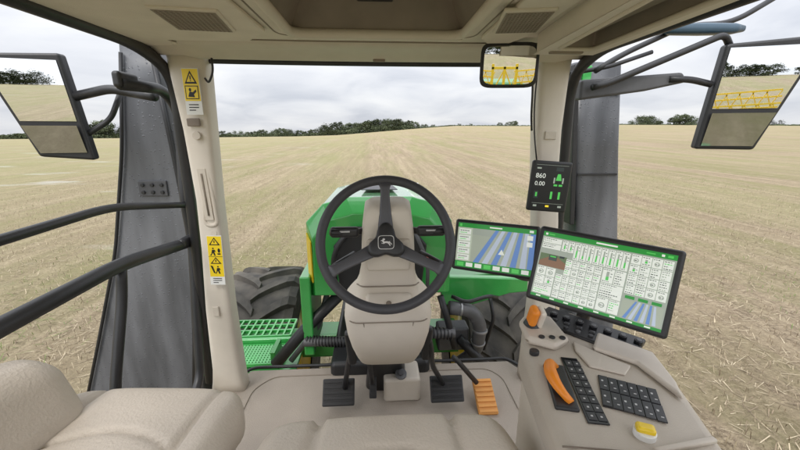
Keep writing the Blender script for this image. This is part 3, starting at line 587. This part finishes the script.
# ------------------------------------------------------------ displays
def display(name,TL,TR,BLc,label,rects,texts=(),bez=.012,depth=.03,arm=None,mat=black):
    TL=V(TL);r=V(TR)-TL;w_=r.length;r.normalize(); d=V(BLc)-TL; d=d-r*d.dot(r); h_=d.length; d.normalize(); n_=d.cross(r).normalized()
    if n_.dot(V((0,0,3))-TL)<0:n_=-n_
    root=emp(name,TL+r*w_/2+d*h_,label,'display screen')
    c=TL+r*w_/2+d*h_/2; R=Matrix((r,-d,n_)).transposed()
    rbox('casing',c-n_*depth/2,(w_,h_,depth),.009,mat,root,R=R)
    o=TL+r*bez+d*bez; ww=w_-2*bez; hh=h_-2*bez; vs=[];fs=[];mi=[]
    for q in rects:
        if len(q)==6: u0,v0,u1,v1,m,k=q; pts=((u0,v0),(u1,v0),(u1,v1),(u0,v1))
        else: pts,m,k=q
        b0=len(vs); vs+=[o+r*(u_*ww)+d*(v_*hh)+n_*(.0008+.0004*k) for u_,v_ in pts]; fs.append(tuple(range(b0,b0+len(pts)))); mi.append(m)
    s=add('screen',vs,fs,SCR,root,smooth=False,mi=mi)
    for body,sz,u_,v_,m in texts: text('screen_digits',body,sz,o+r*(u_*ww)+d*(v_*hh)+n_*.003,r,-d,m,s)
    if arm: 
        for a,r_ in arm: tube('mounting_arm',a,r_,black,root)
    return root
rnd=random.Random(5)
R_=[(0,0,1,1,GY,0),(0,0,1,.07,GR,1),(.44,.022,.60,.045,WH,2),(.02,.02,.04,.052,WH,2),(.05,.027,.10,.042,LI,2),(.90,.02,.92,.05,WH,2),(.94,.02,.975,.05,LI,2),(.80,.027,.86,.042,LI,2)]
def line(u,v,L,m=TX,h=.009,k=2):
    x=u
    while x<u+L:
        l=rnd.uniform(.006,.016); R_.append((x,v,min(x+l,u+L),v+h,m,k)); x+=l+.005
def circ(u,v,ru,m,k=2): R_.append(([(u+ru*math.cos(a*.5236),v+ru*1.6*math.sin(a*.5236)) for a in range(12)],m,k))
def tile(u0,v0,u1,v1,kind=0):
    R_.append((u0,v0,u1,v1,WH,1)); line(u0+.005,v0+.012,(u1-u0)*.7)
    if kind==0:
        v=v0+.04
        while v<v1-.018: line(u0+.006,v,(u1-u0)*rnd.uniform(.4,.85),rnd.choice((TX,TX,GY,GY,LI)),.011); v+=.032
    if kind==1:
        R_.append((u0+(u1-u0)*.35,v0+.04,u0+(u1-u0)*.6,v1-.035,GY,2)); R_.append((u0+(u1-u0)*.35,v1-.035-(v1-v0-.08)*rnd.uniform(.2,.7),u0+(u1-u0)*.6,v1-.035,LI,3)); line(u0+.006,v1-.024,(u1-u0)*.6); line(u0+(u1-u0)*.7,v0+.06,(u1-u0)*.2,TX); line(u0+(u1-u0)*.7,v0+.10,(u1-u0)*.2,TX)
    if kind==2:
        circ((u0+u1)/2,(v0+v1)/2+.012,min((u1-u0)*.28,(v1-v0)*.18),GY); circ((u0+u1)/2,(v0+v1)/2+.012,min((u1-u0)*.28,(v1-v0)*.18)*.65,WH,3); line(u0+(u1-u0)*.35,(v0+v1)/2+.008,(u1-u0)*.3,TX,.012,4)
tile(.012,.09,.17,.165);tile(.012,.175,.17,.25)
R_+= [(.012,.26,.24,.52,OL,1),(.012,.26,.24,.33,GY,2),([(.012,.45),(.10,.36),(.16,.36),(.24,.43),(.24,.52),(.012,.52)],RE,2),(.09,.34,.16,.42,TX,3),(.10,.35,.15,.37,LI,4),(.18,.33,.22,.36,DK,3)]
tile(.012,.53,.088,.66,2);tile(.094,.53,.17,.66,2);tile(.012,.67,.088,.80);tile(.094,.67,.17,.80,1);tile(.012,.81,.17,.945)
for i in range(10): u0=.18+i*.0525; tile(u0,.09,u0+.047,.25 if i<2 else .34,1)
for i in range(6):
    u0=.18+i*.0585
    for j,(a,b_) in enumerate(((.355,.465),(.475,.585),(.595,.705),(.715,.825),(.835,.945))):
        if i==0 and j<2: continue
        tile(u0,a,u0+.053,b_,rnd.choice((0,0,2)))
tile(.535,.355,.618,.55,1);tile(.624,.355,.70,.55);tile(.535,.56,.70,.75);tile(.535,.76,.618,.945,2);tile(.624,.76,.70,.945)
for i in range(4):
    for j in range(4): tile(.712+i*.070,.09+j*.135,.777+i*.070,.09+j*.135+.125,rnd.choice((0,2,0,1)))
for i in range(3): R_.append((.725+i*.09,.645,.79+i*.09,.685,rnd.choice((LI,GR)),2))
R_+= [(.712,.70,.988,.945,MP,1)]
for i,(a,b_) in enumerate(((.735,.80),(.775,.825),(.815,.85),(.855,.875),(.895,.90),(.935,.925))): R_.append(([(a,.945),(b_,.70),(b_+.014,.70),(a+.024,.945)],BL if i%2==0 else LB,2))
R_+= [(0,.96,1,1,GR,1)]+[(.05+i*.12,.970,.09+i*.12,.990,WH,2) for i in range(8)]
display('display_monitor',(.470,1.0,2.734),(.718,.768,2.727),(.424,.952,2.530),'large tilted touchscreen monitor with green header and white data tiles',R_,arm=[([(.60,.95,2.55),(.66,1.02,2.48),(.66,1.05,2.38)],.02)],depth=.035,bez=.014)
R_=[(0,0,1,1,MP,0),(0,0,1,.10,GR,1),(.42,.035,.58,.065,WH,2),(.02,.02,.05,.08,LI,2),(.92,.025,.97,.075,WH,2),(.0,.10,.20,.86,PA,1),([(.20,.10),(1,.10),(1,.30),(.20,.24)],GY,1)]
for i in range(5): R_.append((.02,.13+i*.145,.18,.13+i*.145+.12,WH,2)); line(.035,.16+i*.145,.12,TX,.02,3); line(.035,.205+i*.145,.09,LI,.02,3)
for i,(a,b_) in enumerate(((.24,.50),(.36,.58),(.48,.66),(.60,.73),(.72,.80),(.84,.87))): R_.append(([(a,.86),(b_,.10),(b_+.045,.10),(a+.075,.86)],BL if i%2==0 else LB,2))
R_.append(([(.93,.86),(.94,.10),(1,.10),(1,.86)],BL,2))
R_+= [([(.56,.62),(.60,.50),(.64,.62)],WH,3),(.90,.14,.97,.24,WH,3),(.90,.28,.97,.38,WH,3),(0,.86,1,1,GR,1)]+[(.03+i*.12,.885,.12+i*.12,.975,WH if i%3 else LI,2) for i in range(8)]
display('display_monitor',(.276,1.25,2.697),(.530,1.125,2.695),(.262,1.212,2.522),'small touchscreen monitor showing a field guidance map',R_,arm=[([(.40,1.22,2.60),(.44,1.30,2.5),(.60,1.35,2.42),(.70,1.45,2.40)],.018)],depth=.025)
S3=[(0,0,1,1,BK,0),(.05,.04,.95,.045,GY,1),(.62,.08,.82,.16,DK,1),([(.64,.36),(.80,.36),(.76,.22),(.68,.22)],LI,1),(.60,.44,.70,.48,LI,1),(.74,.44,.84,.48,LI,1),(.58,.30,.62,.42,GY,1),(.82,.30,.86,.42,GY,1),
 (.08,.60,.20,.76,DK,1),(.12,.63,.17,.72,LI,2),(.54,.60,.60,.76,LI,1),(.76,.60,.82,.76,LI,1),(.06,.86,.94,.865,GY,1),(.10,.90,.20,.94,GY,1),(.45,.90,.55,.94,YE,1),(.8,.90,.9,.94,GY,1),(.08,.10,.20,.13,GY,1)]
display('display_monitor',(.612,1.42,2.888),(.765,1.40,2.878),(.620,1.41,2.686),'small dark vertical display clamped to the beige pillar',S3,texts=[('860',.026,.06,.32,e_white),('0.00',.023,.06,.48,e_white)],bez=.008,depth=.022,arm=[([(.69,1.45,2.79),(.70,1.50,2.79),(.72,1.54,2.79)],.014)])
# ------------------------------------------------------------ armrest console
A=emp('armrest_console',(.48,.6,2.2),'taupe armrest console with black keypads and orange levers','control console')
top=[(.372,.84),(.325,.55),(.31,.2),(.585,.2),(.615,.48),(.675,.66),(.705,.78),(.69,.90),(.60,1.03),(.50,1.01),(.43,.97)]
prism('armrest_body',[(x,y,2.448) for x,y in top],(0,0,-.10),taupe,A,bevel=.028,seg=5)
prism('armrest_skirt',[((x-.5)*.93+.5,(y-.6)*.95+.6,2.355) for x,y in top],(0,0,-.32),beige,A,bevel=.02)
rbox('wrist_rest',(.455,.31,2.452),(.25,.34,.05),.024,leather,A)
prism('lever_housing',[(.385,.84,2.4485),(.45,.80,2.4485),(.50,.83,2.4485),(.505,.95,2.4485),(.44,.975,2.4485),(.40,.93,2.4485)],(0,0,.024),taupeL,A,bevel=.012)
prism('side_pad',[(.545,.80,2.4485),(.615,.735,2.4485),(.630,.61,2.4485),(.655,.66,2.4485),(.685,.77,2.4485),(.60,.87,2.4485)],(0,0,.014),taupeL,A,bevel=.011)
prism('centre_insert',[(.515,.84,2.4485),(.555,.785,2.4485),(.60,.73,2.4485),(.565,.70,2.4485),(.50,.735,2.4485),(.50,.80,2.4485)],(0,0,.006),taupeL,A,bevel=.005)
rbox('tray_lip',(.545,.505,2.452),(.13,.012,.010),.004,taupeL,A,R=RZ(8))
kp=prism('keypad',[(.450,.778,2.4485),(.487,.769,2.4485),(.440,.560,2.4485),(.400,.568,2.4485)],(0,0,.003),blackg,A,bevel=.001)
L_=[];mi_=[]
for i in range(8):
    for j in range(2):
        t=i/8+.06; c=V((.460,.762,2.4520)).lerp(V((.413,.570,2.4520)),t)+V((.0175*j,-.0042*j,0)); L_+=[(c,(.0155,.0205,.002),RZ(-13)),(c+V((0,0,.0012)),(.004,.004,.0005),RZ(-13))]; mi_+=[0,1]
boxes('button_row',L_,[keyb,keyp],kp,mi=mi_)
kp=prism('keypad',[(.503,.706,2.4485),(.600,.649,2.4485),(.556,.562,2.4485),(.456,.610,2.4485)],(0,0,.003),blackg,A,bevel=.001)
L_=[];mi_=[];o0=V((.503,.706,2.4520));du=V((.600,.649,2.4520))-o0;dv=V((.456,.610,2.4520))-o0
for i in range(6):
    for j in range(2):
        c=o0+du*((i+.5)/6)+dv*((j+.5)/2); L_+=[(c,(.0165,.049,.0025),RZ(-27)),(c+V((0,.006,.0015)),(.004,.005,.0005),RZ(-27)),(c+V((-.004,-.012,.0015)),(.005,.0025,.0005),RZ(-27)),(c+V((-.002,-.003,.0015)),(.013,.0015,.0004),RZ(-27))]; mi_+=[0,1,1,2]
boxes('button_row',L_,[keyb,keyp,dgreyM],kp,mi=mi_)
kb=rbox('knob_panel',(.585,.900,2.449),(.27,.115,.014),.006,black,A,R=RZ(-49))
for i in range(8):
    c=V((.500,1.0,2.459)).lerp(V((.678,.815,2.459)),i/7); k=cyl('rotary_knob',c,(0,-.1,1),.0105,.018,blackg,A); cyl('knob_cap',c+V((0,-.001,.0095)),(0,-.1,1),.0065,.003,mgrey,k)
for i in range(8):
    rbox('toggle_button',V((.493,.972,2.457)).lerp(V((.658,.80,2.457)),i/7),(.016,.013,.010),.004,keyb,A,R=RZ(-45))
    c=V((.482,.950,2.457)).lerp(V((.640,.785,2.457)),i/7); cyl('round_button',c,(0,0,1),.0065,.010,keyb if i%3 else mgrey,A)
J=loft('travel_lever',[sring((.425,.900,z),(1,0,0),(0,1,0),a,b_,20,3) for z,a,b_ in((2.455,.028,.031),(2.472,.020,.024),(2.485,.014,.018))],black,A)
rbox('lever_grip',(.420,.885,2.508),(.022,.036,.060),.010,orange,J,R=RX(22))
rbox('lever_trim',(.440,.887,2.502),(.018,.036,.062),.008,beigeL,J,R=RX(22)); rbox('lever_button',(.420,.866,2.520),(.010,.005,.014),.002,black,J,R=RX(22))
K2=rbox('lever_well',(.397,.675,2.4495),(.048,.15,.012),.0055,black,A,R=RZ(-15))
cr=fillet([(.418,.738,2.452),(.396,.728,2.474),(.378,.690,2.478),(.376,.650,2.472),(.392,.617,2.455)],.03)
tube('orange_lever',cr,[.008+.0055*math.sin(math.pi*i/(len(cr)-1)) for i in range(len(cr))],orange,K2,raw=True,n=14)
cyl('round_dial',(.392,.80,2.452),(0,0,1),.012,.012,black,A)
cyl('speed_dial',(.49,.535,2.452),(0,0,1),.019,.016,white,A); rbox('dial_top',(.49,.535,2.463),(.032,.022,.014),.006,yellow,A,R=RZ(-25))
for i in range(3): cyl('round_button',(.425+i*.026,.835-.004*i,2.474),(0,0,1),.008,.005,black,A)
tube('console_seam',[(.325,.52,2.4482),(.42,.505,2.4487),(.48,.49,2.4487),(.615,.47,2.4482)],.0018,brown,A,fr=.03,n=6)
# ------------------------------------------------------------ seats
OS=emp('operator_seat',(0,.45,1.7),'beige leather driver seat cushion with stitched side bolsters','seat')
def groove(x,x0,w_,d_): return d_*math.exp(-((x-x0)/w_)**2)
def seat1(o):
    z=o.z; f=max(0,(o.y-.12)/.19)
    if z>0: z+= .018*min(1,(max(0,abs(o.x)-.17)/.08)) - groove(abs(o.x),.165,.007,.016) - groove(o.y,.10+.06*(1-(o.x/.17)**2) if abs(o.x)<.165 else 9,.006,.010)
    z-=.035*f**2
    return V((o.x*(1-.04*f),o.y-.07*(abs(o.x)/.30)**4*(1 if o.y>0 else 0)-(.010 if abs(abs(o.x)-.165)<.008 and o.y>.25 else 0),z))
rbox('seat_cushion',(.010,.480,2.275),(.60,.63,.13),.045,leather,OS,puff=.006,warp=seat1)
rbox('seat_base',(.02,.35,2.0),(.42,.5,.42),.04,black,OS)
PS=emp('passenger_seat',(-.6,.5,1.7),'beige leather folding passenger seat beside the driver','seat')
def seat2(o):
    z=o.z
    if z>0: z+=.012*min(1,max(0,abs(o.x)-.15)/.05)-groove(abs(o.x),.145,.006,.014)-groove(o.y,.06-.05*(o.x/.145)**2 if abs(o.x)<.145 else 9,.006,.010)
    z-=.02*max(0,(o.y-.12)/.13)**2
    return V((o.x,o.y-.075*(abs(o.x)/.23)**5*(1 if o.y>0 else 0),z))
rbox('seat_cushion',(-.57,.625,2.315),(.46,.50,.11),.048,leather,PS,puff=.008,R=RZ(-4),warp=seat2)
def seat3(o): return V((o.x,o.y,o.z-.03*(max(0,o.y)/.25)**2-(groove(o.x,.05,.005,.008) if o.z>0 else 0)))
rbox('seat_backrest',(-.81,.55,2.42),(.18,.50,.22),.07,leatherD,PS,puff=.01,R=RZ(-6)@RY(-20),warp=seat3)
rbox('seat_base',(-.60,.5,2.0),(.36,.36,.56),.03,black,PS)
# ------------------------------------------------------------ trailed sprayer behind the tractor (seen in the mirrors)
ox,oy=1.3,-13.5
SP=emp('crop_sprayer',(ox,oy,0),'yellow folded-boom crop sprayer standing behind the tractor','sprayer')
rbox('tank',(ox,oy-1.5,1.5),(2.0,2.6,1.1),.35,M('tank_green',(.04,.22,.05),.4),SP)
for sx_ in(-1,1):
    L_=[]
    for (yb,zb) in((0,1.75),(0,2.15),(-.4,2.0),(-.4,2.55),(-.2,2.35)): L_.append(((ox+sx_*1.5,oy+yb,zb),(2.2,.05,.05),RY(-5*sx_)))
    for i in range(13):
        x=.45+i*.17; k_=(x-1.5)*.087
        L_.append(((ox+sx_*x,oy,1.95+k_),(.03,.03,.45),RY(24 if i%2 else -24))); L_.append(((ox+sx_*x,oy-.4,2.27+k_),(.03,.03,.58),RY(-22 if i%2 else 22)))
        L_.append(((ox+sx_*x,oy-.2,2.35+k_),(.025,.4,.025)))
        if i%3==0: L_.append(((ox+sx_*x,oy+.05,1.7+k_),(.10,.10,.14)))
    boxes('boom_arm',L_,yellow,SP)
    cyl('wheel',(ox+sx_*1.0,oy-1.5,.75),(1,0,0),.75,.4,rubber,SP,n=40,bevel=.05)
boxes('boom_frame',[((ox,oy+.1,1.6),(1.0,.10,.10)),((ox,oy+.1,2.6),(1.0,.10,.10)),((ox-.45,oy+.1,2.0),(.10,.10,1.5)),((ox+.45,oy+.1,2.0),(.10,.10,1.5)),((ox,oy+.1,2.1),(.10,.10,1.1)),((ox-.22,oy+.1,2.1),(.05,.05,1.1),RY(25)),((ox+.22,oy+.1,2.1),(.05,.05,1.1),RY(-25)),((ox,oy+1.5,.7),(.2,3,.2))],yellow,SP,bevel=.01)
# ------------------------------------------------------------ world, sun, camera
w=bpy.data.worlds.new('World'); sc.world=w; w.use_nodes=True; nt=w.node_tree;N=nt.nodes;L=nt.links; bg=N['Background']; bg.inputs['Strength'].default_value=.1
SE,SA=50,-155
sky=N.new('ShaderNodeTexSky'); sky.sky_type='NISHITA'; sky.sun_disc=False
sky.sun_elevation=math.radians(SE); sky.sun_rotation=math.radians(SA)
a=math.radians(SA); e_=math.radians(SE); sdir=V((math.sin(a)*math.cos(e_),math.cos(a)*math.cos(e_),math.sin(e_)))
tc=N.new('ShaderNodeTexCoord'); sp_=N.new('ShaderNodeSeparateXYZ'); L.new(tc.outputs['Generated'],sp_.inputs[0])
def mth(op,a,b_=None):
    m=N.new('ShaderNodeMath'); m.operation=op
    for i,x in enumerate((a,b_)):
        if x is None: continue
        if isinstance(x,(int,float)): m.inputs[i].default_value=x
        else: L.new(x,m.inputs[i])
    return m.outputs[0]
z=mth('MAXIMUM',sp_.outputs[2],0); den=mth('ADD',z,.20)
cb=N.new('ShaderNodeCombineXYZ'); L.new(mth('DIVIDE',sp_.outputs[0],den),cb.inputs[0]); L.new(mth('DIVIDE',sp_.outputs[1],den),cb.inputs[1]); L.new(mth('MULTIPLY',z,2.0),cb.inputs[2])
n1=N.new('ShaderNodeTexNoise'); n1.inputs['Scale'].default_value=1.3; n1.inputs['Detail'].default_value=8; n1.inputs['Roughness'].default_value=.48; n1.inputs['Distortion'].default_value=.4; L.new(cb.outputs[0],n1.inputs['Vector'])
rp=N.new('ShaderNodeValToRGB'); L.new(n1.outputs['Fac'],rp.inputs[0]); r_=rp.color_ramp; r_.elements[0].position=.30; r_.elements[0].color=(6.2,6.5,7.2,1); r_.elements[1].position=.64; r_.elements[1].color=(9.1,9.2,9.4,1)
e=r_.elements.new(.47); e.color=(7.8,8.0,8.5,1)
vd=N.new('ShaderNodeVectorMath'); vd.operation='DOT_PRODUCT'; L.new(tc.outputs['Generated'],vd.inputs[0]); vd.inputs[1].default_value=tuple(sdir)
glow=mth('MULTIPLY',mth('POWER',mth('MAXIMUM',vd.outputs['Value'],0),1.5),1.6)
gr=mth('ADD',mth('ADD',mth('MULTIPLY',mth('POWER',z,.8),1.0),.94),glow)
vm=N.new('ShaderNodeVectorMath'); vm.operation='SCALE'; L.new(rp.outputs[0],vm.inputs[0]); L.new(gr,vm.inputs['Scale'])
mx=N.new('ShaderNodeMix'); mx.data_type='RGBA'; mx.inputs[0].default_value=.06; L.new(vm.outputs[0],mx.inputs[6]); L.new(sky.outputs[0],mx.inputs[7]); L.new(mx.outputs[2],bg.inputs['Color'])
sd=bpy.data.lights.new('sun','SUN'); sd.energy=1.3; sd.angle=math.radians(14); sd.color=(1,.95,.88); so=bpy.data.objects.new('sun',sd); COL.objects.link(so)
so.rotation_euler=sdir.to_track_quat('Z','Y').to_euler(); so.location=(0,0,30)
cd=bpy.data.cameras.new('camera'); cd.lens=16.47; cd.sensor_width=36; cd.clip_start=.02; cd.clip_end=6000
co=bpy.data.objects.new('camera',cd); COL.objects.link(co); co.location=(0,0,3); co.rotation_euler=(math.radians(90-14.5),0,math.radians(-3.5)); sc.camera=co
